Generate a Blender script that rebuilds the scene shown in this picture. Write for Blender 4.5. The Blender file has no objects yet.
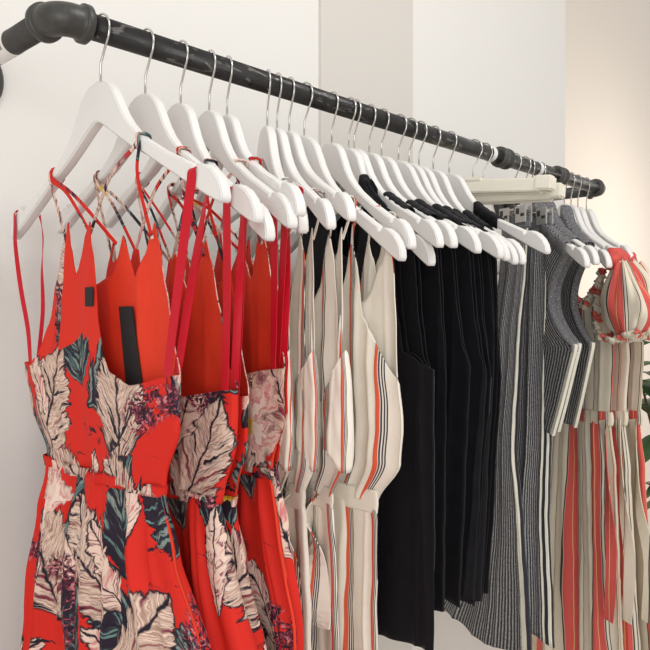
import bpy, bmesh, math, random
from mathutils import Vector, Matrix, noise as mnoise
C = bpy.context.scene
col = C.collection
R = math.radians
random.seed(7)

# ---------------------------------------------------------------- camera, world, lights, exposure
cam_d = bpy.data.cameras.new('camera'); cam = bpy.data.objects.new('camera', cam_d); col.objects.link(cam)
cam_d.sensor_width = 36; cam_d.sensor_fit = 'HORIZONTAL'; cam_d.lens = 36*724/650
cam_d.clip_start = .02
cam.location = (0, 0, 1.40)
cam.rotation_euler = (R(90-0.396), 0, R(43.4-90))
C.camera = cam
C.view_settings.view_transform = 'Standard'; C.view_settings.look = 'None'
C.view_settings.gamma = 1; C.view_settings.use_curve_mapping = False
C.view_settings.exposure = 0.0

w = bpy.data.worlds.new('world'); C.world = w; w.use_nodes = True
w.node_tree.nodes['Background'].inputs[0].default_value = (1.0, .968, .935, 1)
w.node_tree.nodes['Background'].inputs[1].default_value = .72

def area(name, loc, target, size, power, color):
    d = bpy.data.lights.new(name, 'AREA'); d.shape = 'RECTANGLE'; d.size, d.size_y = size
    d.energy = power; d.color = color
    o = bpy.data.objects.new(name, d); col.objects.link(o); o.location = loc
    o.rotation_euler = (Vector(target)-Vector(loc)).to_track_quat('-Z', 'Y').to_euler()
    return o
area('ceiling_panel_light', (.75, -.45, 2.7), (.95, .75, 1.3), (.8, .5), 12, (1, .975, .945))
area('added_left_key', (-1.4, -1.3, 1.35), (.9, .75, 1.05), (1.3, 1.6), 24, (1, .985, .97))  # broad key lamp added at camera left to brighten garment fronts and gaps
area('warm_wall_washer', (4.4, .5, 1.9), (4.2, 1.75, 1.2), (.6, 1.0), 13, (1, .90, .79))

# ---------------------------------------------------------------- helpers
def tag(o, label=None, cat=None, group=None, kind=None):
    if label: o['label'] = label
    if cat: o['category'] = cat
    if group: o['group'] = group
    if kind: o['kind'] = kind
    return o
def empty(name, loc, rz=0, label=None, cat=None, group=None):
    o = bpy.data.objects.new(name, None); col.objects.link(o); o.empty_display_size = .05
    o.location = loc; o.rotation_euler = (0, 0, rz)
    return tag(o, label, cat, group)
def link(name, me, parent=None, mats=()):
    o = bpy.data.objects.new(name, me); col.objects.link(o)
    if parent: o.parent = parent
    for m in mats: me.materials.append(m)
    return o
def from_bm(name, bm, parent, mats, smooth=True):
    me = bpy.data.meshes.new(name); bmesh.ops.recalc_face_normals(bm, faces=bm.faces)
    bm.to_mesh(me); bm.free()
    if smooth:
        for p in me.polygons: p.use_smooth = True
    return link(name, me, parent, mats)
def box(bm, x0, x1, y0, y1, z0, z1, bev=0):
    r = bmesh.ops.create_cube(bm, size=1)
    for v in r['verts']:
        v.co = Vector(((x0+x1)/2+v.co.x*(x1-x0), (y0+y1)/2+v.co.y*(y1-y0), (z0+z1)/2+v.co.z*(z1-z0)))
    if bev:
        es = list({e for v in r['verts'] for e in v.link_edges})
        bmesh.ops.bevel(bm, geom=es, offset=bev, segments=2, affect='EDGES')
def tube(bm, pts, rad, seg=16, cap=True):
    pts = [Vector(p) for p in pts]; n = len(pts)
    rads = rad if isinstance(rad, (list, tuple)) else [rad]*n
    rings = []; up = None
    for i, p in enumerate(pts):
        t = (pts[min(i+1, n-1)]-pts[max(i-1, 0)]).normalized()
        if up is None:
            up = Vector((0, 0, 1)) if abs(t.z) < .9 else Vector((1, 0, 0))
        a = (up - t*up.dot(t)).normalized(); up = a; b = t.cross(a)
        rings.append([bm.verts.new(p + a*math.cos(2*math.pi*k/seg)*rads[i] + b*math.sin(2*math.pi*k/seg)*rads[i]) for k in range(seg)])
    for i in range(n-1):
        for k in range(seg):
            bm.faces.new((rings[i][k], rings[i][(k+1) % seg], rings[i+1][(k+1) % seg], rings[i+1][k]))
    if cap:
        bm.faces.new(rings[0][::-1]); bm.faces.new(rings[-1])
def interp(tab, x):
    """smooth interpolation in a table sorted by first entry; returns list of the other entries"""
    if x <= tab[0][0]: return list(tab[0][1:])
    if x >= tab[-1][0]: return list(tab[-1][1:])
    for a, b in zip(tab, tab[1:]):
        if a[0] <= x <= b[0]:
            f = (x-a[0])/(b[0]-a[0]); f = .35*f + .65*f*f*(3-2*f)
            return [p+(q-p)*f for p, q in zip(a[1:], b[1:])]

# ---------------------------------------------------------------- materials
def mat(name):
    m = bpy.data.materials.new(name); m.use_nodes = True
    nt = m.node_tree; b = nt.nodes['Principled BSDF']
    return m, nt, b
class N:
    """tiny node-graph helper"""
    def __init__(s, nt): s.nt = nt
    def new(s, t, **k):
        n = s.nt.nodes.new(t)
        for a, v in k.items(): setattr(n, a, v)
        return n
    def put(s, inp, v):
        if isinstance(v, bpy.types.NodeSocket): s.nt.links.new(v, inp)
        else: inp.default_value = v
    def math(s, op, a, b=0.0, c=0.0):
        n = s.new('ShaderNodeMath', operation=op)
        s.put(n.inputs[0], a); s.put(n.inputs[1], b)
        if op in ('MULTIPLY_ADD', 'SMOOTH_MIN', 'COMPARE'): s.put(n.inputs[2], c)
        return n.outputs[0]
    def mix(s, f, a, b):
        n = s.new('ShaderNodeMix', data_type='RGBA'); s.put(n.inputs[0], f); s.put(n.inputs[6], a); s.put(n.inputs[7], b)
        return n.outputs[2]
    def noise(s, vec, scale, detail=2, dist=0, out=0):
        n = s.new('ShaderNodeTexNoise'); s.put(n.inputs['Vector'], vec)
        n.inputs['Scale'].default_value = scale; n.inputs['Detail'].default_value = detail; n.inputs['Distortion'].default_value = dist
        return n.outputs[out]
    def ramp(s, f, stops, const=False):
        n = s.new('ShaderNodeValToRGB'); s.put(n.inputs[0], f); cr = n.color_ramp
        if const: cr.interpolation = 'CONSTANT'
        while len(cr.elements) < len(stops): cr.elements.new(.5)
        for e, (p, c) in zip(cr.elements, stops): e.position = p; e.color = (*c, 1) if len(c) == 3 else c
        return n.outputs[0]
    def vec(s, x, y, z=0.0):
        n = s.new('ShaderNodeCombineXYZ'); s.put(n.inputs[0], x); s.put(n.inputs[1], y); s.put(n.inputs[2], z); return n.outputs[0]
    def sep(s, v):
        n = s.new('ShaderNodeSeparateXYZ'); s.put(n.inputs[0], v); return n.outputs
    def vm(s, op, a, b=(0, 0, 0), sc=None):
        n = s.new('ShaderNodeVectorMath', operation=op); s.put(n.inputs[0], a)
        if op == 'SCALE': s.put(n.inputs[3], sc)
        else: s.put(n.inputs[1], b)
        return n.outputs[0]
    def bump(s, b, h, strength, dist):
        n = s.new('ShaderNodeBump'); n.inputs['Strength'].default_value = strength; n.inputs['Distance'].default_value = dist
        s.put(n.inputs['Height'], h); s.nt.links.new(n.outputs[0], b.inputs['Normal'])
    def step(s, x, edge, soft=.02):     # 1 when x > edge
        n = s.new('ShaderNodeMapRange'); s.put(n.inputs[0], x); n.inputs[1].default_value = edge-soft; n.inputs[2].default_value = edge+soft
        return n.outputs[0]
def simple(name, c, rough=.5, metal=0, noise=None, bump=None, sheen=0):
    m, nt, b = mat(name); g = N(nt)
    b.inputs['Roughness'].default_value = rough; b.inputs['Metallic'].default_value = metal
    if sheen: b.inputs['Sheen Weight'].default_value = sheen
    tc = g.new('ShaderNodeTexCoord')
    if noise:
        f = g.noise(tc.outputs['Object'], noise[0], 4)
        nt.links.new(g.mix(f, (*[x*(1-noise[1]) for x in c], 1), (*[min(1, x*(1+noise[1])) for x in c], 1)), b.inputs['Base Color'])
    else: b.inputs['Base Color'].default_value = (*c, 1)
    if bump: g.bump(b, g.noise(tc.outputs['Object'], bump[0], 3), bump[1], bump[2])
    return m
M = {}
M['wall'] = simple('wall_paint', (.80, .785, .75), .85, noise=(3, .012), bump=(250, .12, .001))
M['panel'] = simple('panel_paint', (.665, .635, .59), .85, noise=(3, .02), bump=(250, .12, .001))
M['warm'] = simple('far_wall_paint', (.84, .775, .70), .9, noise=(2, .015))
M['floor'] = simple('floor_concrete', (.70, .66, .61), .6, noise=(6, .08))
M['wood'] = simple('white_lacquered_wood', (.80, .785, .765), .38, noise=(14, .015), bump=(60, .05, .001))
M['cream_wood'] = simple('cream_wood', (.80, .765, .66), .45, noise=(20, .04), bump=(80, .1, .001))
M['chrome'] = simple('polished_steel', (.62, .60, .58), .22, 1)
M['fitting'] = simple('dark_cast_iron', (.060, .058, .054), .42, .35, noise=(60, .35), bump=(140, .35, .002))
M['black_felt'] = simple('black_tag', (.012, .011, .013), .8)
M['ribbon'] = simple('crimson_satin', (.55, .006, .020), .45)
M['ribbon'].node_tree.nodes['Principled BSDF'].inputs['Specular IOR Level'].default_value = .25
M['clip'] = simple('clip_steel', (.55, .54, .52), .35, .7)
M['clip_dark'] = simple('clip_pad', (.04, .04, .04), .6)
M['white_label'] = simple('white_sticker', (.78, .78, .76), .4)
M['blue_label'] = simple('blue_sticker', (.05, .16, .45), .4)
M['tan_label'] = simple('tan_sticker', (.30, .27, .20), .4)
M['leaf'] = simple('leaf_green', (.035, .10, .028), .4, noise=(30, .3))
M['stem'] = simple('stem_brown', (.09, .06, .03), .7, noise=(30, .3))
M['pot'] = simple('pot_clay', (.72, .70, .66), .6, noise=(10, .05))
M['soil'] = simple('soil', (.03, .02, .015), 1, noise=(60, .4))

def m_pipe():
    m, nt, b = mat('black_steel_pipe'); g = N(nt); tc = g.new('ShaderNodeTexCoord')
    v = g.vm('MULTIPLY', tc.outputs['Object'], (14, 60, 60))
    f = g.noise(v, 1.6, 5, 1.5)
    scr = g.step(f, .63, .02)
    nt.links.new(g.mix(scr, (.022, .021, .020, 1), (.13, .125, .115, 1)), b.inputs['Base Color'])
    nt.links.new(g.ramp(g.noise(tc.outputs['Object'], 40, 3), [(.3, (.22,)*3), (.7, (.5,)*3)]), b.inputs['Roughness'])
    b.inputs['Metallic'].default_value = .3
    g.bump(b, f, .25, .002); return m
M['pipe'] = m_pipe()

def uv(g): return g.new('ShaderNodeUVMap').outputs[0]
def weave(g, b, u, strength=.15, scale=9):
    g.bump(b, g.noise(u, scale, 3), strength, .002)

def m_floral(facing=False):
    """red cloth with painterly blooms, feather leaves and teal marks; uv in centimetres"""
    m, nt, b = mat('red_floral_print'); g = N(nt)
    rnd = g.new('ShaderNodeObjectInfo').outputs['Random']
    u = uv(g); off = g.vec(g.math('MULTIPLY', rnd, 173.0), g.math('MULTIPLY', rnd, 97.0))
    u = g.vm('ADD', u, off)
    wob = g.vm('SCALE', g.vm('SUBTRACT', g.noise(u, .55, 4, 0, 1), (.5, .5, .5)), sc=3.2)
    p = g.vm('ADD', u, wob)
    base = (.64, .024, .015, 1)
    colr = base
    def motif(cell, seedoff, R0, petals, colors, thresh, streak, stretch=(1, 1), depth=.35):
        nonlocal colr
        q = g.vm('ADD', g.vm('MULTIPLY', p, (stretch[0]/cell, stretch[1]/cell, 0)), (seedoff, seedoff*1.7, 0))
        vo = g.new('ShaderNodeTexVoronoi'); vo.voronoi_dimensions = '2D'; vo.inputs['Scale'].default_value = 1; vo.inputs['Randomness'].default_value = .75
        g.put(vo.inputs['Vector'], q)
        cs = g.sep(vo.outputs['Color'])
        d = g.vm('SUBTRACT', q, vo.outputs['Position']); xs = g.sep(d)
        r = g.math('SQRT', g.math('ADD', g.math('MULTIPLY', xs[0], xs[0]), g.math('MULTIPLY', xs[1], xs[1])))
        th = g.math('ADD', g.math('ARCTAN2', xs[1], xs[0]), g.math('MULTIPLY', cs[1], 6.0))
        pet = g.math('ABSOLUTE', g.math('SINE', g.math('MULTIPLY', th, petals/2)))
        Rr = g.math('MULTIPLY', g.math('ADD', g.math('MULTIPLY', pet, depth), 1-depth), R0)
        sv = g.vec(g.math('MULTIPLY', th, streak), g.math('MULTIPLY', r, 2.2), g.math('MULTIPLY', cs[2], 30))
        st = g.noise(sv, 1.0, 4, .6)
        frayed = g.math('ADD', g.math('DIVIDE', r, Rr), g.math('MULTIPLY', g.math('SUBTRACT', st, .5), 1.1))
        inside = g.math('SUBTRACT', 1.0, g.step(frayed, 1.0, .03))
        inside = g.math('MULTIPLY', inside, g.step(cs[0], thresh, .005))
        shade = g.math('ADD', g.math('MULTIPLY', g.math('DIVIDE', r, Rr), .38), g.math('MULTIPLY', st, .72))
        colr = g.mix(inside, colr, g.ramp(shade, colors))
        return r, cs, inside
    blk = (.018, .012, .022); cr = (.80, .60, .50); pk = (.62, .22, .22); mar = (.20, .03, .06); tan = (.50, .36, .27); teal = (.12, .26, .24); gr = (.30, .27, .25)
    def feather(cell, seedoff, L, W, colors, thresh, freq):
        nonlocal colr
        q = g.vm('ADD', g.vm('MULTIPLY', g.vm('ADD', u, g.vm('SCALE', wob, sc=.45)), (1/cell, 1/cell, 0)), (seedoff, seedoff*1.7, 0))
        vo = g.new('ShaderNodeTexVoronoi'); vo.voronoi_dimensions = '2D'; vo.inputs['Scale'].default_value = 1; vo.inputs['Randomness'].default_value = .6
        g.put(vo.inputs['Vector'], q); cs = g.sep(vo.outputs['Color'])
        xs = g.sep(g.vm('SUBTRACT', q, vo.outputs['Position']))
        an = g.math('ADD', g.math('MULTIPLY', g.math('SUBTRACT', cs[1], .5), 2.2), 1.57)
        ca, sa = g.math('COSINE', an), g.math('SINE', an)
        x = g.math('ADD', g.math('MULTIPLY', xs[0], ca), g.math('MULTIPLY', xs[1], sa))
        y = g.math('ABSOLUTE', g.math('SUBTRACT', g.math('MULTIPLY', xs[1], ca), g.math('MULTIPLY', xs[0], sa)))
        xr = g.math('DIVIDE', x, L)
        barb = g.math('SUBTRACT', x, g.math('MULTIPLY', y, 1.1))
        st = g.noise(g.vec(g.math('MULTIPLY', barb, freq), g.math('MULTIPLY', y, 3.0), g.math('MULTIPLY', cs[2], 20)), 1.0, 3, .3)
        half = g.math('MULTIPLY', g.math('SUBTRACT', 1.0, g.math('MULTIPLY', xr, xr)), W)
        half = g.math('MULTIPLY', half, g.math('ADD', .45, g.math('MULTIPLY', st, 1.15)))
        d = g.math('SUBTRACT', half, y)
        on = g.step(cs[0], thresh, .005)
        ins = g.math('MULTIPLY', g.step(d, 0.0, .008), on)
        inner = g.math('MULTIPLY', g.step(d, .022, .008), on)
        colr = g.mix(ins, colr, (*blk, 1))
        rib = g.step(y, .012, .006)
        colr = g.mix(inner, colr, g.mix(rib, (*blk, 1), g.ramp(st, colors)))
    # dark ragged leaves
    feather(12, 3.1, .55, .34, [(.34, blk), (.50, (.03, .02, .035)), (.56, teal), (.62, gr), (.66, blk)], .34, 13)
    # tan and maroon feathered leaves
    feather(14, 9.4, .60, .30, [(.36, mar), (.43, tan), (.47, cr), (.52, (.34, .2, .16)), (.57, cr), (.66, blk)], .45, 15)
    feather(10, 21.4, .56, .20, [(.36, pk), (.44, cr), (.54, cr), (.58, mar), (.62, cr)], .62, 11)
    # big blooms, cream and pink with dark strokes
    r, cs, ins = motif(13, 7.3, .52, 5, [(.25, mar), (.34, pk), (.42, cr), (.55, (.85, .68, .6)), (.60, pk), (.66, cr), (.76, mar), (.80, cr), (.90, blk)], .70, 3.4, (1.1, 1), .40)
    heart = g.math('MULTIPLY', ins, g.math('SUBTRACT', 1.0, g.step(g.math('ADD', r, g.math('MULTIPLY', g.noise(u, 1.6, 4), .16)), .20, .01)))
    colr = g.mix(g.math('MULTIPLY', heart, g.step(cs[2], .45, .01)), colr, (.85, .55, .05, 1))
    # clusters of berries
    sp = g.noise(p, 1.3, 5, .8)
    cl = g.step(g.noise(u, .085, 1), .655, .015)
    colr = g.mix(g.math('MULTIPLY', cl, g.step(sp, .47, .02)), colr, g.ramp(g.noise(p, 2.2, 3), [(.42, blk), (.55, mar), (.66, pk)]))
    # small black ink strokes
    q = g.vm('MULTIPLY', p, (.12, .75, 0))
    ink = g.math('MULTIPLY', g.step(g.noise(q, 1.0, 5, .4), .64, .012), g.step(g.noise(u, .12, 1), .55, .02))
    colr = g.mix(ink, colr, (*blk, 1))
    if facing:      # plain red facing on the strap panels above the printed cups
        us = g.sep(uv(g))
        plain = g.math('MULTIPLY', g.step(g.math('ADD', us[1], g.math('ADD', g.math('MULTIPLY', g.noise(u, .22, 3, 1), 7.0), g.math('MULTIPLY', us[0], -.16))), -23.6, .05), g.step(g.math('ABSOLUTE', g.math('ADD', us[0], 6.2)), .9, .05))
        plain = g.math('MULTIPLY', plain, g.math('SUBTRACT', 1.0, g.step(us[0], 16.5, .4)))
        colr = g.mix(plain, colr, (.68, .032, .017, 1))
    nt.links.new(colr, b.inputs['Base Color'])
    b.inputs['Roughness'].default_value = .7; b.inputs['Specular IOR Level'].default_value = .18
    weave(g, b, u, .12, 3); return m
M['floral'] = m_floral(); M['floral_bodice'] = m_floral(True)
def m_lining():
    m, nt, b = mat('orange_red_lining'); g = N(nt); u = uv(g)
    nt.links.new(g.mix(g.noise(u, .3, 2), (.72, .042, .018, 1), (.80, .056, .022, 1)), b.inputs['Base Color'])
    b.inputs['Roughness'].default_value = .65; b.inputs['Specular IOR Level'].default_value = .2; weave(g, b, u, .15, 2); return m
M['lining'] = m_lining()

def band(g, x, a, w, soft=.03):
    return g.math('SUBTRACT', g.step(x, a, soft), g.step(x, a+w, soft))
def m_stripes(name, base, period, bands, rough=.75, shift=0.0, warp=.35):
    """vertical stripes; bands = (start, width, colour) in cm inside one period"""
    m, nt, b = mat(name); g = N(nt); u = uv(g)
    rnd = g.new('ShaderNodeObjectInfo').outputs['Random']
    xs = g.sep(u)
    wv = g.math('MULTIPLY', g.math('SUBTRACT', g.noise(g.vec(0.0, g.math('MULTIPLY', xs[1], .08), g.math('MULTIPLY', rnd, 40)), 1, 1), .5), warp*4)
    x = g.math('ADD', g.math('ADD', xs[0], wv), g.math('ADD', g.math('MULTIPLY', rnd, period), 500+shift))
    x = g.math('MODULO', x, period)
    c = g.mix(g.noise(u, .6, 3), (*[v*.96 for v in base], 1), (*[min(1, v*1.03) for v in base], 1))
    for a, wd, cc in bands: c = g.mix(band(g, x, a, wd), c, (*cc, 1))
    nt.links.new(c, b.inputs['Base Color']); b.inputs['Roughness'].default_value = rough
    weave(g, b, u, .22, 6); return m
navy = (.025, .025, .04)
M['cream'] = m_stripes('cream_crepe_with_stripes', (.88, .83, .73), 5.2,
    [(1.0, .45, (.70, .10, .04)), (1.50, .17, navy), (1.80, .17, navy), (2.10, .17, navy)])
M['cream_plain'] = m_stripes('cream_crepe', (.87, .82, .72), 9, [(2, .01, (.7, .65, .55))])
M['bold'] = m_stripes('bold_red_cream_stripes', (.76, .69, .56), 11.5,
    [(.5, .35, (.05, .045, .03)), (.9, 3.2, (.66, .095, .08)), (2.35, .16, (.80, .52, .22)), (4.2, .3, (.05, .045, .035)), (4.6, .35, (.80, .76, .66)), (5.05, .22, (.07, .06, .05)), (7.6, .18, (.10, .08, .06)), (8.0, .12, (.5, .3, .12))], warp=.2)
def m_grey(name, edge_stripes, obj=False):
    m, nt, b = mat(name); g = N(nt); u = g.vm('SCALE', g.new('ShaderNodeTexCoord').outputs['Object'], sc=100) if obj else uv(g); xs = g.sep(u)
    f = g.math('SINE', g.math('MULTIPLY', xs[0], 10.0))
    f2 = g.noise(g.vm('MULTIPLY', u, (3.5, 1.4, 1)), 3.0 if obj else 1.5, 3)
    f = f2 if obj else g.math('ADD', g.math('MULTIPLY', f, .34), g.math('MULTIPLY', f2, .9))
    c = g.ramp(f, [(.22, (.030, .030, .036)), (.52, (.13, .13, .14)), (.80, (.42, .41, .40))])
    for a, wd, cc in edge_stripes: c = g.mix(band(g, xs[0], a, wd), c, (*cc, 1))
    nt.links.new(c, b.inputs['Base Color']); b.inputs['Roughness'].default_value = .85
    g.bump(b, f, .3, .002); return m
ivory = (.80, .77, .66)
M['grey_trouser_a'] = m_grey('grey_ribbed_single_stripe', [(9.1, 1.1, ivory), (10.2, .8, (.02, .02, .03))])
M['grey_trouser_b'] = m_grey('grey_ribbed_double_stripe', [(8.2, .6, ivory), (8.8, .9, (.02, .02, .03)), (9.7, .8, ivory), (10.5, .5, (.02, .02, .03))])
M['grey_vest'] = m_grey('grey_ribbed_vest_cloth', [])
M['grey_plain'] = m_grey('grey_ribbed_cloth', [], True)
def m_black():
    m, nt, b = mat('black_velvet'); g = N(nt); u = uv(g)
    nt.links.new(g.mix(g.noise(u, .5, 3), (.006, .006, .008, 1), (.012, .011, .014, 1)), b.inputs['Base Color'])
    b.inputs['Roughness'].default_value = .7; b.inputs['Sheen Weight'].default_value = .06; b.inputs['Sheen Roughness'].default_value = .35
    b.inputs['Specular IOR Level'].default_value = .15
    weave(g, b, u, .2, 4); return m
M['black'] = m_black()

# ---------------------------------------------------------------- setting
WY = .95; RY = .695; NZ = 1.6490; PZ = 1.705; PR = .01335
def struct(name, b, m):
    bm = bmesh.new(); box(bm, *b); o = from_bm(name, bm, None, [m], False); o['kind'] = 'structure'; return o
struct('floor', (-3, 7, -3, 5, -.1, 0), M['floor'])
struct('wall_back', (-3, 2.03, WY, WY+.95, 0, 4), M['wall'])
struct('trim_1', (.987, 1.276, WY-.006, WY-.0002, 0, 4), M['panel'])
struct('wall_far', (2.03, 7.5, 1.75, 1.9, 0, 4), M['warm'])

# ---------------------------------------------------------------- clothes rail
X0r, X1r = .344, 1.671
rail = empty('clothes_rail', (X0r, WY, PZ), 0, 'wall-mounted black industrial pipe clothes rail with elbow and couplings', 'clothes rail')
def rp(x, y, z=0): return (x-X0r, y-WY, z)
bm = bmesh.new(); tube(bm, [rp(X0r+.02, RY), rp(X1r-.02, RY)], PR, 32); from_bm('rail_pipe', bm, rail, [M['pipe']])
for x in (X0r, X1r):
    bm = bmesh.new(); tube(bm, [rp(x, RY+.02), rp(x, WY-.003)], PR, 32); from_bm('arm_pipe', bm, rail, [M['fitting']])
    bm = bmesh.new()
    tube(bm, [rp(x, WY-.002), rp(x, WY-.010), rp(x, WY-.013)], [.050, .050, .046], 40)
    tube(bm, [rp(x, WY-.012), rp(x, WY-.032)], [.024, .021], 32)
    from_bm('wall_flange', bm, rail, [M['fitting']])
def elbow(x, sgn):
    bm = bmesh.new(); pts = []; rad = []; r = .019
    cx, cy = x+sgn*r, RY+r
    pts.append((x+sgn*.033, RY)); rad.append(.0180)
    pts.append((x+sgn*.024, RY)); rad.append(.0180)
    pts.append((x+sgn*.023, RY)); rad.append(.0168)
    for k in range(13):
        a = R(90*k/12); pts.append((cx-sgn*r*math.sin(a), cy-r*math.cos(a))); rad.append(.0168)
    pts.append((x, RY+.020)); rad.append(.0168)
    pts.append((x, RY+.021)); rad.append(.0180)
    pts.append((x, RY+.029)); rad.append(.0180)
    tube(bm, [rp(*p) for p in pts], rad, 36)
    for p, q in (((x+sgn*.024, RY), (x+sgn*.034, RY)), ((x, RY+.021), (x, RY+.030))):
        P, Q = Vector(rp(*p)), Vector(rp(*q)); L = Q-P
        tube(bm, [P, P+L*.2, P+L*.8, Q], [.0178, .0200, .0200, .0178], 36)
    from_bm('elbow_fitting', bm, rail, [M['fitting']])
elbow(X0r, 1); elbow(X1r, -1)
def coupling(x, L=.034, r=.0195):
    bm = bmesh.new(); a = x-L/2
    tube(bm, [rp(a, RY), rp(a+.003, RY), rp(a+.009, RY), rp(a+.011, RY), rp(a+L-.011, RY), rp(a+L-.009, RY), rp(a+L-.003, RY), rp(a+L, RY)],
         [r-.003, r, r, r-.0016, r-.0016, r, r, r-.003], 36)
    from_bm('coupling', bm, rail, [M['fitting']])
coupling(1.222); coupling(1.455)
for (x0, x1) in ((1.168, 1.181), (1.350, 1.364)):
    bm = bmesh.new(); tube(bm, [rp(x0, RY), rp(x1, RY)], PR+.0004, 32, False); from_bm('sticker', bm, rail, [M['white_label']])
bm = bmesh.new(); tube(bm, [rp(X0r, .795), rp(X0r, .838)], PR+.0004, 32, False); o = from_bm('sticker', bm, rail, [M['white_label']]); o['label'] = 'white paper sticker with blue and tan patches'
for nm, y0, y1, a0, a1, mm in (('sticker_patch', .806, .834, 140, 185, 'blue_label'), ('sticker_patch', .800, .830, 197, 222, 'tan_label')):
    bm = bmesh.new(); vs = []
    for k in range(9):
        a = R(a0+(a1-a0)*k/8)
        vs.append([bm.verts.new((math.cos(a)*(PR+.0008), y-WY, math.sin(a)*(PR+.0008))) for y in (y0, y1)])
    for k in range(8): bm.faces.new((vs[k][0], vs[k][1], vs[k+1][1], vs[k+1][0]))
    p = from_bm(nm, bm, o, [M[mm]])

# ---------------------------------------------------------------- frames: local x = along the hanger towards the room, local y = along the rail, z up; centimetres in the tables
def frame_rz(phi): return -R(90+phi)
OUT_TOP = [(0, 0), (1.2, -.15), (2.2, -.6), (3.1, -1.35), (3.9, -2.5), (4.9, -4.0), (6.0, -5.25), (7.2, -6.3), (8.6, -7.25), (11.7, -8.9), (15.0, -10.35), (16.6, -11.05), (16.75, -11.5), (17.15, -11.55), (17.3, -11.1), (18.2, -11.2), (19.3, -11.75), (20.2, -12.6), (20.75, -13.5), (20.95, -14.3), (20.85, -14.75), (20.5, -14.85)]
OUT_BOT = [(20.0, -14.65), (18.4, -13.9), (16.4, -12.85), (13.0, -11.05), (9.2, -9.0), (6.5, -7.75), (3.8, -6.2), (1.6, -4.9), (.5, -4.35), (0, -4.25)]
OUTLINE = OUT_TOP + OUT_BOT + [(-x, z) for x, z in OUT_BOT[-2::-1]] + [(-x, z) for x, z in OUT_TOP[:0:-1]]
def top_at(s):
    s = abs(s)
    for a, b in zip(OUT_TOP, OUT_TOP[1:]):
        if a[0] <= s <= b[0] and b[0] > a[0]: return a[1]+(b[1]-a[1])*(s-a[0])/(b[0]-a[0])
    return -13
def tl(s, z, tilt):
    t = R(tilt); return (s*math.cos(t)+z*math.sin(t), z*math.cos(t)-s*math.sin(t))
def hanger_body_mesh(tilt, scale=1.0):
    bm = bmesh.new(); th = .0062
    vs = [bm.verts.new((tl(s*scale, z, tilt)[0]/100, -th, tl(s*scale, z, tilt)[1]/100)) for s, z in OUTLINE]
    f = bm.faces.new(vs)
    r = bmesh.ops.extrude_face_region(bm, geom=[f])
    for v in [g for g in r['geom'] if isinstance(g, bmesh.types.BMVert)]: v.co.y = th
    bmesh.ops.recalc_face_normals(bm, faces=bm.faces)
    es = [e for e in bm.edges if abs(e.verts[0].co.y-e.verts[1].co.y) < 1e-6 and any(len(f.verts) > 6 for f in e.link_faces)]
    bmesh.ops.bevel(bm, geom=es, offset=.0018, segments=3, affect='EDGES')
    return bm
def hook_mesh():
    bm = bmesh.new(); pts = [(0, 0, -.004), (0, 0, .018), (.0008, 0, .021)]
    cz = PZ-NZ-.003
    for k in range(-42, 172, 8):
        a = R(k); pts.append((.0172*math.cos(a), 0, cz+.0172*math.sin(a)+(.0016 if k > 0 else 0)))
    tube(bm, pts, .00135, 10)
    tube(bm, [pts[-1], Vector(pts[-1])+Vector((0, 0, -.0006))], .0019, 8)
    return bm
HOOK = None
hangers = {}
def hanger(key, X, phi, tilt, label, scale=1.0, group='white wooden hangers on the pipe rail'):
    global HOOK
    root = empty('wooden_hanger', (X, RY, NZ), frame_rz(phi), label, 'hanger', group)
    bm = hanger_body_mesh(tilt, scale); b = from_bm('hanger_body', bm, root, [M['wood']], True)
    wn = b.modifiers.new('normals', 'WEIGHTED_NORMAL'); wn.weight = 80; wn.keep_sharp = False
    if HOOK is None: HOOK = from_bm('hook', hook_mesh(), root, [M['chrome']])
    else:
        h = HOOK.copy(); col.objects.link(h); h.parent = root
    hangers[key] = (X, phi, tilt)
    return root
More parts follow.
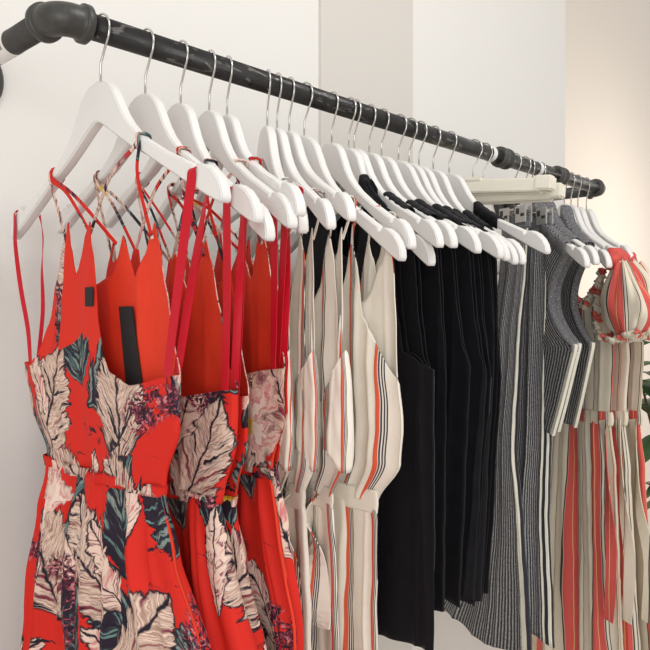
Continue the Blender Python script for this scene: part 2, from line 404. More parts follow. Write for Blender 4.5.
HG = {
 '1': (.392, 0, 0, 1, 'nearest white wooden hanger, with both arms in view, holding the first red floral dress'),
 '2': (.446, 2.5, 3.5, 1, 'white wooden hanger second from the rail elbow, just behind the nearest one'),
 '3': (.493, 9, 7.5, 1, 'white wooden hanger third from the rail elbow, tipped low at its near end'),
 '4': (.534, 14, 3.5, 1, 'white wooden hanger fourth from the rail elbow, just before the last red-dress hanger'),
 '5': (.561, 19, 0, 1, 'white wooden hanger fifth from the rail elbow, holding the last red floral dress'),
 '6': (.627, 30, 3, .9, 'narrow-looking white hanger turned nearly edge-on, first with a cream striped jumpsuit'),
 '7': (.644, 24, 1, .88, 'white wooden hanger second of those holding cream striped jumpsuits'),
 '8': (.666, 22, -2.5, .86, 'white wooden hanger third of those holding cream striped jumpsuits'),
 '9': (.694, 5.5, 9.5, 1, 'white wooden hanger leaning low in front of the black tops, holding belted cream jumpsuit'),
 '10': (.749, 18, 5, 1, 'white wooden hanger last of those holding cream striped jumpsuits'),
 '11': (.785, 13.5, 10, 1, 'white wooden hanger of the first black top, its tip lowest among black tops'),
 '12': (.797, 17, 3.5, 1, 'white wooden hanger with first black shoulder wrap folded over its arm'),
 '13': (.831, 18, 3, 1, 'white wooden hanger of the second wrapped black top'),
 '14': (.860, 11.5, 4, 1, 'white wooden hanger of the third wrapped black top'),
 '15': (.902, 7, 5, 1, 'white wooden hanger in the middle of the black tops, fourth wrapped'),
 '16': (.930, 9, 5.5, 1, 'white wooden hanger of the fifth wrapped black top, mostly hidden'),
 '17': (.956, 8.5, 6.5, 1, 'white wooden hanger of the black top third from the grey trousers'),
 '18': (.996, 13, 6, 1, 'white wooden hanger of the black top second from the grey trousers'),
 '19': (1.043, 12, 1, 1, 'white wooden hanger with the last black top, its long arm over the grey trousers'),
 'v1': (1.330, 34, 3, 1, 'white wooden hanger of the nearest grey ribbed vest, neck behind the cream clamp bars'),
 'v2': (1.377, 36, 1, 1, 'white wooden hanger of the middle grey ribbed vest'),
 'v3': (1.482, 42, 1, 1, 'white wooden hanger of the farthest grey vest, first past the last coupling'),
 's1': (1.515, 43, -2, 1, 'white wooden hanger of the nearest red and cream striped dress'),
 's2': (1.549, 44, -2, 1, 'white wooden hanger of the middle red and cream striped dress'),
 's3': (1.593, 44, -4, 1, 'last white wooden hanger beside the rail end elbow'),
}
for k, (X, ph, ti, sc, lab) in HG.items(): hanger(k, X, ph, ti, lab, sc)

# ---------------------------------------------------------------- cloth builder
def cloth(name, parent, mats, prof, top_f, top_b, hem, W0=18, cols=180, rows_top=16, rows=60, seed=0, k=7.0, inner=False, zsplit=None, thick=.0012, yoff=0.0, expo=.75):
    """closed garment shell. prof rows: (z, left, right, half_depth, fold_amp), z rising; cm."""
    prof = sorted(prof); rnd = random.Random(seed)
    ph = [rnd.uniform(0, 6.28) for _ in range(8)]
    verts, uvs = [], []
    nr = rows_top+rows+1
    zs = zsplit
    # cloth u runs continuously round the near side: front below W0, back above it
    RP = [(W0*math.copysign(abs(math.cos(2*math.pi*j/cols))**expo, math.cos(2*math.pi*j/cols)), 1.6*abs(math.sin(2*math.pi*j/cols))**expo*(1 if j*2 <= cols else -1)) for j in range(cols)]
    US = [W0]*cols; acc = 0
    for j in range(1, cols//2+1): acc += math.dist(RP[j], RP[j-1]); US[j] = W0+acc
    acc = 0
    for j in range(cols-1, cols//2, -1): acc += math.dist(RP[j], RP[(j+1) % cols]); US[j] = W0-acc
    for j in range(cols):
        a = 2*math.pi*j/cols; ca, sa = math.cos(a), math.sin(a)
        p = math.copysign(abs(ca)**expo, ca); back = sa > 0
        env = abs(sa)**expo
        tf = (top_b if back else top_f)(p); hm = hem(p, back)
        z_mid = zs if zs is not None else tf
        if z_mid > tf: z_mid = tf
        for i in range(nr):
            if i <= rows_top: z = tf+(z_mid-tf)*i/max(1, rows_top)
            else: z = z_mid+(hm-z_mid)*(i-rows_top)/rows
            L, Rr, th, amp = interp(prof, z)
            s = (L+Rr)/2+(Rr-L)/2*p
            kk = k
            f = math.sin(kk*p+ph[0]+(1.7 if back else 0)+.5*math.sin(z*.09+ph[1])) * .6 + math.sin(kk*2.3*p+ph[2]+(2.1 if back else 0)+.4*math.sin(z*.13+ph[3]))*.3 + math.sin(kk*.43*p+ph[4]+z*.03)*.35
            f -= 1.1*((1-abs(math.sin(kk*.8*p+ph[6]+(.9 if back else 0)+z*.012)))**3 + .6*(1-abs(math.sin(kk*1.37*p+ph[7]-z*.009)))**4) - .35
            f2 = math.sin(kk*1.5*p+ph[5]+z*.05)
            d = (th*env)*(1 if back else -1) + amp*f*(.25+.75*env)
            s += amp*.35*f2*(1-env*.5)
            wr = .07*math.sin(z*.9+p*5+ph[6])*math.sin(z*.23+ph[7]+p*9)
            verts.append((s/100, (d+wr+yoff)/100, z/100)); uvs.append((US[j], z))
    faces = []
    for j in range(cols):
        j2 = (j+1) % cols
        for i in range(nr-1):
            faces.append((j*nr+i, j*nr+i+1, j2*nr+i+1, j2*nr+i))
    me = bpy.data.meshes.new(name); me.from_pydata(verts, [], faces)
    uvl = me.uv_layers.new(name='UVMap')
    # a loop that belongs to a seam face takes the back sheet's u from the front side so that nothing smears
    for poly in me.polygons:
        us = [uvs[me.loops[l].vertex_index] for l in poly.loop_indices]
        mx = max(q[0] for q in us); mn = min(q[0] for q in us)
        for l, q in zip(poly.loop_indices, us):
            qq = q[0]
            if mx-mn > W0*2: qq = mx
            uvl.data[l].uv = (qq, q[1])
        poly.use_smooth = True
    bm = bmesh.new(); bm.from_mesh(me); bmesh.ops.recalc_face_normals(bm, faces=bm.faces)
    # make sure normals point outwards
    tot = 0
    for f in list(bm.faces)[::7]:
        c = f.calc_center_median(); tot += f.normal.y*(c.y)
    if tot < 0: bmesh.ops.reverse_faces(bm, faces=bm.faces)
    bm.to_mesh(me); bm.free()
    o = link(name, me, parent, mats)
    md = o.modifiers.new('thickness', 'SOLIDIFY'); md.thickness = thick; md.offset = -1
    if len(mats) > 1: md.material_offset = 1
    return o
def tabf(tab):
    return lambda p: interp(tab, p)[0]
def ribbon(name, parent, m, pts, width, thick=.0008, twist=0.0):
    """flat strap through (s, y, z) points in cm; width in the hanger's plane"""
    P = []; pts = [Vector(p)/100 for p in pts]
    for i in range(len(pts)-1):
        p0 = pts[max(i-1, 0)]; p1 = pts[i]; p2 = pts[i+1]; p3 = pts[min(i+2, len(pts)-1)]
        for t in range(6):
            t /= 6; P.append(.5*((2*p1)+(p2-p0)*t+(2*p0-5*p1+4*p2-p3)*t*t+(3*p1-p0-3*p2+p3)*t**3))
    P.append(pts[-1]); bm = bmesh.new(); prev = None; w = width/200; side = Vector((1, 0, 0))
    uvd = []
    for i, p in enumerate(P):
        t = (P[min(i+1, len(P)-1)]-P[max(i-1, 0)]).normalized()
        side = (side-t*side.dot(t)).normalized(); a = twist*math.sin(i/len(P)*6.28)
        sd = (side*math.cos(a)+t.cross(side)*math.sin(a)).normalized()
        n = t.cross(sd).normalized()*thick/2
        ring = [bm.verts.new(p+sd*w*sx+n*sy) for sx, sy in ((-1, -1), (1, -1), (1, 1), (-1, 1))]
        if prev:
            for k in range(4): bm.faces.new((prev[k], prev[(k+1) % 4], ring[(k+1) % 4], ring[k]))
        else: bm.faces.new(ring[::-1])
        prev = ring
    bm.faces.new(prev)
    ul = bm.loops.layers.uv.new('UVMap')
    for f in bm.faces:
        for l in f.loops: l[ul].uv = (l.vert.co.x*100+l.vert.co.y*60+31, l.vert.co.z*100)
    return from_bm(name, bm, parent, [m], False)

def garment(name, X, phi, label, cat, group): return empty(name, (X, RY, NZ), frame_rz(phi), label, cat, group)

# ---------------------------------------------------------------- red floral dresses
def red_dress(i, key, label, dz=0, full=False, right=13.8, left=-18, hemw=(-19, 17.2), seed=1, peak=(2.2, 8.8), th=1.4, xo=0):
    X, ph, ti, sc, _ = HG[key]
    g = garment('floral_dress', X+xo, ph if i < 3 else ph*.8, label, 'dress', 'red floral dresses nearest the rail elbow')
    ll = left
    pn = lambda s, L=left, Rr=right: max(-1, min(1, (s-(L+Rr)/2)/((Rr-L)/2)))
    # front top edge: two pointed panels on the far half, straight cup edge on the near half
    tf = [(-1, -30.0), (pn(ll+3), -30.2), (pn(-12), -29.2), (pn(-10.2), -25.5), (pn(-8.7), -20.5), (pn(-7.5), -16.2), (pn(-6.8), -14.1), (pn(-5.6), -17.2), (pn(-4.2), -20.2), (pn(-2.7), -17.4), (pn(-1.3), -14.3), (pn(-.2), -17.5), (pn(.8), -21), (pn(1.8), -25.2), (pn(2.4), -28.4), (pn(4), -30.2), (pn(8), -31.2), (1, -30)]
    tb = [(-1, -30), (pn(-12), -28), (pn(-8), -24), (pn(-4), -21), (pn(peak[0]-2.6), -20.2), (pn(peak[0]-1.2), -18.3), (pn(peak[0]), -16), (pn(peak[0]+1.4), -18.8), (pn(peak[0]+2.8), -20.6), (pn(peak[1]-2), -18.4), (pn(peak[1]-.8), -16.4), (pn(peak[1]), -15.2), (pn(peak[1]+.9), -17.3), (pn(peak[1]+2.2), -22), (pn(peak[1]+4), -28.2), (1, -30)]
    tf = sorted((p, z+dz) for p, z in tf); tb = sorted((p, z+dz) for p, z in tb)
    zw = -41.3+dz
    bod = [(-14+dz, left+3, right-1, th*.8, .15), (-24+dz, left+1.5, right-.6, th, .25), (-30+dz, left, right, th, .28), (-35+dz, left+1.5, right-.1, th, .32), (zw+1.2, left+5.6, right-2.2, th*.85, .35), (zw, left+6.0, right-2.6, th*.8, .35)]
    b = cloth('bodice', g, [M['floral_bodice'], M['lining']], bod, tabf(tf), tabf(tb), lambda p, k: zw, W0=16, rows_top=30, rows=34, seed=seed, k=6, zsplit=-30.8+dz, cols=260)
    sk = [(zw+.6, left+6.2, right-2.9, th*.75, .12), (zw-.6, left+5.6, right-2.4, th*.85, .35), (zw-6, left+3.6, right-1.0, th*1.2, 1.0), (-56+dz, hemw[0]+1.4, hemw[1], th*1.5, 1.35), (-80, hemw[0]-2, hemw[1]+3.2, th*1.7, 1.35), (-100, hemw[0]-3, hemw[1]+4.5, th*1.8, 1.5)]
    s = cloth('skirt', g, [M['floral'], M['lining']], sk, lambda p: zw+.5, lambda p: zw+.5, lambda p, k: -97+1.2*math.sin(5*p), W0=22, rows_top=2, rows=70, seed=seed+50, k=9.5, cols=240)
    wbp = [(zw-.5, left+6.0, right-2.6, th*.9, .3), (zw+.9, left+5.6, right-2.3, th*.95, .3)]
    cloth('waist_seam', g, [M['floral']], wbp, lambda p: zw+.8, lambda p: zw+.8, lambda p, k: zw-.4, W0=16, rows_top=1, rows=5, seed=seed, k=24, thick=.002)
    # crimson ribbon straps from the hanger notches to the bodice sides
    nr = tl(17.0, -11.6, ti); nl = tl(-19.2, -11.7, ti)
    ribbon('strap', g, M['ribbon'], [(nr[0], .75, nr[1]-.9), (nr[0], .78, nr[1]), (nr[0], 0, nr[1]+.15), (nr[0], -.78, nr[1]), (nr[0]-.1, -.85, nr[1]-1.5), ((nr[0]+right)/2+.2, -1.1, (nr[1]-30+dz)/2), (right-.2, -1.1, -30+dz)], 1.0, twist=.25)
    if i not in (2, 4): ribbon('strap', g, M['ribbon'], [(nr[0]+.1, .85, nr[1]-.4), (nr[0]+.1, .85, nr[1]-1.5), ((nr[0]+right)/2-.6, .9, (nr[1]-30+dz)/2), (right-1.0, .6, -30+dz)], .8, twist=.6)
    if full:
        ribbon('strap', g, M['ribbon'], [(nl[0], .75, nl[1]-1), (nl[0], .75, nl[1]), (nl[0], 0, nl[1]+.12), (nl[0], -.75, nl[1]), (nl[0]+.1, -.8, nl[1]-1.5), (-18.7, -.9, -16), (-17.3, -.9, -21), (-15.6, -.8, -26), (-15.0, -.8, -29.8)], .62, twist=.35)
        ribbon('strap', g, M['ribbon'], [(nl[0]+3.6, .7, nl[1]-.6), (-15.0, .8, -15), (-15.3, .8, -19), (-14.9, .7, -24), (-15.8, .5, -29.8)], .5, twist=.6)
    # printed straps crossing over the hanger arms
    for a, bb, off in ((-10.2, -6.8, 0), (-9.9, -1.3, .2), (8.0, -1.3, 0), (8.15, peak[1], .2), (-9.6, peak[0], .3)):
        az = top_at(a)+.15
        q = tl(a, az, ti); pk = -14.3+dz if bb in (-6.8, -1.3) else -15.6+dz
        ribbon('strap', g, M['floral'], [(q[0]+.1, .67, q[1]-1.3), (q[0], .68, q[1]-.2), (q[0], .4, q[1]+.02), (q[0], -.4, q[1]+.02), (q[0], -.68, q[1]-.2), (q[0]+(.3 if bb > a else -.3), -.72, q[1]-1.3), ((q[0]+bb)/2, -.9, (q[1]+pk)/2), (bb, -.5 if bb < 0 else .5, pk-1.4)], .42, thick=.0012)
    if full:
        bm = bmesh.new(); box(bm, .030, .056, .0075, .0082, -.345, -.235, .0003)
        for v in bm.verts: v.co.x += (-.285-v.co.z)*.17+(.008 if v.co.x > .043 and v.co.z < -.3 else 0)
        from_bm('neck_label', bm, g, [M['black_felt']], False)
        bm = bmesh.new(); box(bm, -.004, .012, -.0165, -.0155, -.235, -.215, .0003); from_bm('brand_tag', bm, g, [M['black_felt']], False)
    return g
red_dress(0, '1', 'nearest red floral dress with ribbon straps, its whole front in view', full=True, seed=3)
red_dress(1, '2', 'red floral dress second from the rail elbow, its cup edge just right of the first', dz=-1.5, right=16.4, hemw=(-17, 19), seed=14, peak=(4, 10.5))
red_dress(2, '3', 'red floral dress third from the rail elbow, mostly a narrow strip', dz=-2.5, right=14.5, hemw=(-17, 17.0), seed=25, peak=(3, 9.5), th=1.2)
red_dress(3, '4', 'red floral dress fourth from the rail elbow, cup hanging beside the last', dz=.2, right=16.6, hemw=(-17, 18.8), seed=36, peak=(6, 11.5), th=1.1)
red_dress(4, '5', 'last red floral dress, touching the first cream striped jumpsuit', dz=.5, right=15.8, hemw=(-16, 17.5), seed=47, peak=(5, 11), th=.8, xo=-.002)

# ---------------------------------------------------------------- cream striped jumpsuits
def jumpsuit(key, label, phi, right, waist, hemr, seed, capw=5.5, dz=0, th=.75, belt=False, peaks=(9.5, 12.6), left=-15, xo=0, cap=True):
    X, ph, ti, sc, _ = HG[key]
    g = garment('striped_jumpsuit', X+xo, phi, label, 'jumpsuit', 'cream striped jumpsuits between red dresses and black tops')
    pn = lambda s: max(-1, min(1, (s-(left+right)/2)/((right-left)/2)))
    pf, pb = peaks
    tf = sorted([(-1, -32), (pn(left+2.5), -28), (pn(-pb), -16+dz), (pn(-pf+2), -22), (pn(-3), -33), (pn(0), -38), (pn(pf-6), -30), (pn(pf-2.4), -21+dz), (pn(pf), -14.6+dz), (pn(pf+1.0), -17+dz), (pn(pf+2.6), -24+dz), (pn(right-.6), -31+dz), (1, -32+dz)])
    tb = sorted([(-1, -32), (pn(left+2.5), -28), (pn(-pb), -16+dz), (pn(-6), -22), (pn(0), -24), (pn(pb-4.5), -22+dz), (pn(pb-1.5), -17+dz), (pn(pb), -14.0+dz), (pn(pb+.9), -19+dz), (1, -31+dz)])
    zw = -46.5+dz
    bod = [(-14+dz, left+1, right, th*.7, .1), (-30, left, right, th, .6), (-38, left, right+.7, th*1.1, .7), (-42, left+1, right+.2, th*1.1, .7), (zw, left+3.5, waist, th*.8, .35)]
    cloth('bodice', g, [M['cream'], M['cream_plain']], bod, tabf(tf), tabf(tb), lambda p, k: zw, W0=17, rows_top=24, rows=34, seed=seed, k=10, zsplit=-38.2+dz, cols=240)
    leg = [(zw+.5, left+3.7, waist-.3, th*.75, .15), (zw-2, left+3, waist+.4, th, .4), (-60, left+1, hemr-.8, th*1.2, .65), (-80, left, hemr+.6, th*1.4, .85), (-112, left, hemr+1.5, th*1.4, .9)]
    cloth('trouser_leg', g, [M['cream'], M['cream_plain']], leg, lambda p: zw+.4, lambda p: zw+.4, lambda p, k: -110, W0=15, rows_top=2, rows=50, seed=seed+9, k=8, cols=200)
    # sleeve cap flounce hanging at the near side
    if cap:
        cp = [(-28+dz, right-capw*.5, right+.2, th*.9, .10), (-33+dz, right-capw*.9, right+.8, th*1.35, .28), (-38.5+dz, right-capw, right+.9, th*1.5, .4), (-43+dz, right-capw*.85, right+.3, th*1.3, .5)]
        cloth('sleeve_cap', g, [M['cream'], M['cream_plain']], cp, lambda p: -32.2+dz+3.6*p, lambda p: -31.6+dz+3.2*p, lambda p, k: -40.4+dz-1.9*p+.5*math.sin(5*p), W0=4.5, rows_top=2, rows=22, seed=seed+3, k=3.4, cols=110)
    bp = [(zw-1.6, left+3.2, waist+.1, th*1.05, .2), (zw, left+3.0, waist+.35, th*1.2, .25), (zw+1.8, left+3.2, waist+.1, th*1.05, .2)]
    cloth('belt', g, [M['cream_plain']], bp, lambda p: zw+1.5, lambda p: zw+1.5, lambda p, k: zw-1.4, W0=9, rows_top=1, rows=10, seed=seed+5, k=3, cols=140, thick=.002)
    # hanging sash end
    if not belt: ribbon('sash', g, M['cream'], [(waist-2.6, -th*1.3, zw+.6), (waist-3.0, -th*1.5-.4, zw-3), (waist-1.0, -th*1.5-.3, zw-8), (waist+.4, -th*1.6-.3, zw-15)], 2.6, thick=.0016, twist=.8)
    for s0, yy, pk in ((min(16.6*sc, pf+3.2), -.8, pf), (min(17.2*sc, pb+2.2), .8, pb)):
        q = tl(s0, top_at(s0/sc), ti)
        ribbon('strap', g, M['cream'], [(q[0], 0, q[1]+.1), (q[0], yy, q[1]-.2), (q[0]-.15, yy, q[1]-1.4), ((q[0]+pk)/2, yy*.9, (q[1]-15+dz)/2), (pk, yy*.4, -15.4+dz)], .45)
    return g
jumpsuit('6', 'cream striped jumpsuit first after the red dresses, its flounce over red cloth', 22, 8.2, 5.2, 7.6, 5, capw=9.5, peaks=(5.5, 7.6), xo=-.006)
jumpsuit('7', 'cream striped jumpsuit second after the red dresses', 20, 10.6, 8.0, 10.5, 16, capw=7, peaks=(8.2, 10.2))
jumpsuit('8', 'cream striped jumpsuit third after the red dresses, left of the belted one', 19, 14.0, 11.0, 13.2, 27, peaks=(11.0, 13.2), xo=.006)
jumpsuit('9', 'cream striped jumpsuit with a tied belt, right edge against the black tops', 8, 17.2, 13.6, 14.8, 38, dz=-.6, peaks=(9.4, 15.5), belt=True, xo=.008, cap=False)
jumpsuit('10', 'cream striped jumpsuit mostly hidden behind the belted one', 16, 13.0, 10.0, 11.0, 49, peaks=(9.6, 12.6), cap=False)

# ---------------------------------------------------------------- black tops
def saddle(name, parent, m, s0, s1, tilt, r=.85, scale=1, drop=1.6):
    """cloth folded over the hanger arm from s0 to s1"""
    bm = bmesh.new(); prev = None; n = 18; ul = bm.loops.layers.uv.new('UVMap')
    for i in range(n+1):
        s = s0+(s1-s0)*i/n; z = top_at(s/scale); e = 1+.10*math.sin(i*1.3)
        ring = []
        sl = math.atan2(top_at(s/scale+.2)-top_at(s/scale-.2), .4)
        for k in range(13):
            a = math.pi*k/12
            y = -math.cos(a)*r*e; zz = z-.15+math.sin(a)*.42*e
            if k == 0 or k == 12: zz = z-drop
            q = tl(s, zz, tilt); ring.append(bm.verts.new((q[0]/100, y/100, q[1]/100)))
        if prev:
            for k in range(12):
                f = bm.faces.new((prev[k], prev[k+1], ring[k+1], ring[k]))
                for l in f.loops: l[ul].uv = (l.vert.co.x*100, l.vert.co.y*100)
        prev = ring
    o = from_bm(name, bm, parent, [m]); md = o.modifiers.new('thickness', 'SOLIDIFY'); md.thickness = .0012; md.offset = 1
    return o
def tank(name, key, label, cat, group, m, phi, sh=(7.5, 13.5), body=(-18, 18), hem=-62, hemr=None, seed=0, th=.8, arm=-32, neck=-17, xo=0, hemf=None, edge=None, k=6, hemL=None, tuck=0.0, W0=None, rise=0.0):
    """sleeveless top: wide shoulders folded over the hanger, scooped armholes and neck"""
    X, ph, ti, sc, _ = HG[key]
    g = garment(name, X+xo, phi, label, cat, group)
    L, Rr = body; hemr = hemr if hemr is not None else Rr; hl = hemL if hemL is not None else L
    pn = lambda s: max(-1, min(1, (s-(L+Rr)/2)/((Rr-L)/2)))
    zo = lambda s: tl(s, top_at(s/sc), ti)[1]-.35
    a, b = sh
    tf = [(-1, arm), (pn(-b-2.2), arm+7), (pn(-b), zo(-b)), (pn(-a), zo(-a)), (pn(-a+2.2), neck-3), (pn(0), neck-5), (pn(a-2.2), neck-2), (pn(a), zo(a)), (pn((a+b)/2), zo((a+b)/2)), (pn(b), zo(b)), (pn(b+.7), zo(b)-5), (pn(b+1.5), arm+7), (pn(b+2.6), arm+2), (1, arm)]
    tb = [(-1, arm), (pn(-b-2.2), arm+7), (pn(-b), zo(-b)), (pn(-a), zo(-a)), (pn(-a+2), neck+2), (pn(0), neck+1), (pn(a-2), neck+2), (pn(a), zo(a)), (pn((a+b)/2), zo((a+b)/2)), (pn(b), zo(b)), (pn(b+.7), zo(b)-5), (pn(b+1.5), arm+7), (pn(b+2.6), arm+2), (1, arm)]
    def clean(t):
        t = sorted(t); out = []
        for q in t:
            if not out or q[0]-out[-1][0] > 1e-4: out.append(q)
        return out
    pr = [(hem, hl, hemr, th*1.35, .85), ((hem+arm)/2, (hl+L)/2, (hemr+Rr)/2-tuck, th*1.2, .65), (arm, L, Rr, th, .4), (arm+8, L, Rr, th, .25), (-12, L, Rr, th*.9, .06)]
    hf = hemf or (lambda p, bk: hem+.7*math.sin(4*p+seed))
    cloth('body', g, [m], pr, tabf(clean(tf)), tabf(clean(tb)), hf, W0=W0 or Rr, rows_top=26, rows=44, seed=seed, k=k, zsplit=arm-.5, cols=220)
    saddle('shoulder', g, m, a, b, ti, scale=sc); saddle('shoulder', g, m, -b, -a, ti, scale=sc)
    return g
bt = 'black sleeveless tops in the middle of the rail'
BL = [('11', 'first black sleeveless top, neckline seen between cream straps, hem lowest of all', 13, (5, 10.5), 18.4, -66.5, 18.2, -.004),
      ('12', 'black top with first shoulder fold beside the cream jumpsuits', 15, (8.6, 13.4), 17.6, -64.5, 17.0, .002),
      ('13', 'black top second in the row of folded shoulders', 15, (10.4, 15.2), 17.2, -63.5, 16.8, 0),
      ('14', 'black top third in the row of folded shoulders, from the cream jumpsuits', 11, (8.8, 14.6), 18.2, -63.0, 16.6, 0),
      ('15', 'black top fourth in the row of folded shoulders, central among black tops', 9, (8.8, 14.2), 17.6, -64.5, 15.0, 0),
      ('16', 'black top behind the fourth folded shoulder, mostly hidden', 9, (8.6, 13.8), 16.6, -66.0, 13.6, 0),
      ('17', 'black top third from the grey trousers', 9.5, (8.6, 14.0), 15.6, -66.8, 12.6, 0),
      ('18', 'black top second from the grey trousers, shoulder under a long hanger arm', 12, (8.4, 13.0), 14.0, -68.0, 11.0, 0),
      ('19', 'last black top with a wide shoulder fold, beside the grey ribbed trousers', 12, (6.6, 11.6), 11.6, -69.0, 8.6, 0)]
for n, (k, lab, phi, sh, rr, hm, hr, xo) in enumerate(BL):
    tank('sleeveless_top', k, lab, 'top', bt, M['black'], phi, sh, (-18, rr), hm, hr, seed=60+n*3, th=.62, arm=-31-(n % 3), xo=xo)

# ---------------------------------------------------------------- cream clamp hangers
def clamp_hanger(X, phi, label, dz=0, tilt=4.5):
    g = empty('clamp_hanger', (X, RY, NZ), frame_rz(phi), label, 'hanger', 'cream wooden clamp hangers')
    h = HOOK.copy(); col.objects.link(h); h.parent = g
    def fin(name, m, *bs):
        bm = bmesh.new()
        for b in bs: box(bm, *b)
        for v in bm.verts:
            q = tl(v.co.x, v.co.z, tilt); v.co.x, v.co.z = q
        from_bm(name, bm, g, [M[m]], False)
    fin('front_bar', 'cream_wood', (-.135, .125, -.012, -.001, -.024+dz, -.001+dz, .002))
    fin('rear_bar', 'cream_wood', (-.135, .125, .001, .012, -.026+dz, -.003+dz, .002))
    for sx in (-.145, .115): fin('end_block', 'cream_wood', (sx, sx+.030, -.0145, .0145, -.022+dz, .003+dz, .003))
    fin('hinge_plate', 'cream_wood', (-.02, .02, -.013, .013, -.004+dz, .003+dz, .001))
    return g
clamp_hanger(1.118, -9, 'nearer cream wooden clamp hanger, its bar topmost above the grey trousers')
clamp_hanger(1.152, -10, 'farther cream wooden clamp hanger, its bar showing just underneath the nearer one', dz=-.013, tilt=2.5)

# ---------------------------------------------------------------- grey ribbed trousers on clip hangers
def clip_hanger(X, phi, label, sc, drop=.055):
    g = empty('clip_hanger', (X, RY, NZ), frame_rz(phi), label, 'hanger', 'steel clip hangers with grey trousers')
    h = HOOK.copy(); col.objects.link(h); h.parent = g
    bm = bmesh.new(); tube(bm, [(0, 0, .002), (0, 0, -drop+.012)], .0013, 8); tube(bm, [(sc[0]-.01, 0, -drop+.012), (sc[1]+.01, 0, -drop+.012)], .0016, 8); from_bm('wire_frame', bm, g, [M['chrome']])
    for s in sc:
        bm = bmesh.new(); box(bm, s-.013, s+.013, -.010, -.0065, -drop-.014, -drop+.018, .001); box(bm, s-.013, s+.013, .0065, .010, -drop-.014, -drop+.018, .001)
        box(bm, s-.004, s+.004, -.007, .007, -drop+.009, -drop+.016, .001)
        c = from_bm('clip', bm, g, [M['clip']], False)
        bm = bmesh.new(); box(bm, s-.010, s-.002, -.0104, -.0099, -drop+.002, -drop+.013); box(bm, s+.001, s+.010, -.0104, -.0099, -drop-.003, -drop+.003)
        from_bm('clip_pad', bm, c, [M['clip_dark']], False)
    return g
clip_hanger(1.266, 15, 'nearer steel clip hanger gripping folded grey trousers', (-.018, .024), .050)
clip_hanger(1.304, 15, 'farther steel clip hanger gripping folded grey trousers', (.008, .052), .054)
def trousers(X, phi, label, prof, seed, m, hem, zt):
    g = garment('ribbed_trousers', X, phi, label, 'trousers', 'grey ribbed wide-leg trousers')
    cloth('trouser_leg', g, [m], prof, lambda p: zt, lambda p: zt, hem, W0=11, rows_top=2, rows=70, seed=seed, k=5, cols=220)
    L, Rr = prof[-1][1:3]
    pw = [(zt-2.6, L-.1, Rr+.1, .66, .12), (zt+.4, L-.1, Rr+.1, .62, .10)]
    cloth('waistband', g, [M['grey_plain']], pw, lambda p: zt+.3, lambda p: zt+.3, lambda p, k: zt-2.5, W0=11, rows_top=1, rows=6, seed=seed, k=5, cols=120, thick=.0015)
    return g
trousers(1.266, 15, 'nearer grey ribbed wide-leg trousers with ivory side stripe, below the clamp bars', [(-93, -24, 4.9, 1.5, .55), (-80, -18, 4.0, 1.4, .5), (-64, -12, 2.6, 1.4, .5), (-50, -9, .9, 1.2, .45), (-30, -6, 2.0, 1.1, .4), (-12, -3.2, 3.6, .9, .3), (-5, -3, 4.0, .55, .1)], 5, M['grey_trouser_a'], lambda p, b: -88.5+1.6*(-p)*0-1.0*math.sin(3*p+1), -5.0)
trousers(1.304, 15, 'farther grey ribbed trousers with a double ivory stripe at the edge', [(-93, -8, 8.0, 1.5, .6), (-82, -8, 7.4, 1.4, .55), (-62, -7, 6.2, 1.3, .5), (-46, -5, 6.6, 1.2, .45), (-15, -3, 6.8, 1.0, .35), (-5, -2.5, 6.8, .55, .1)], 9, M['grey_trouser_b'], lambda p, b: -86.0+.9*math.sin(4*p), -5.4)

IVT = simple('ivory_tape', ivory, .8, noise=(60, .1))
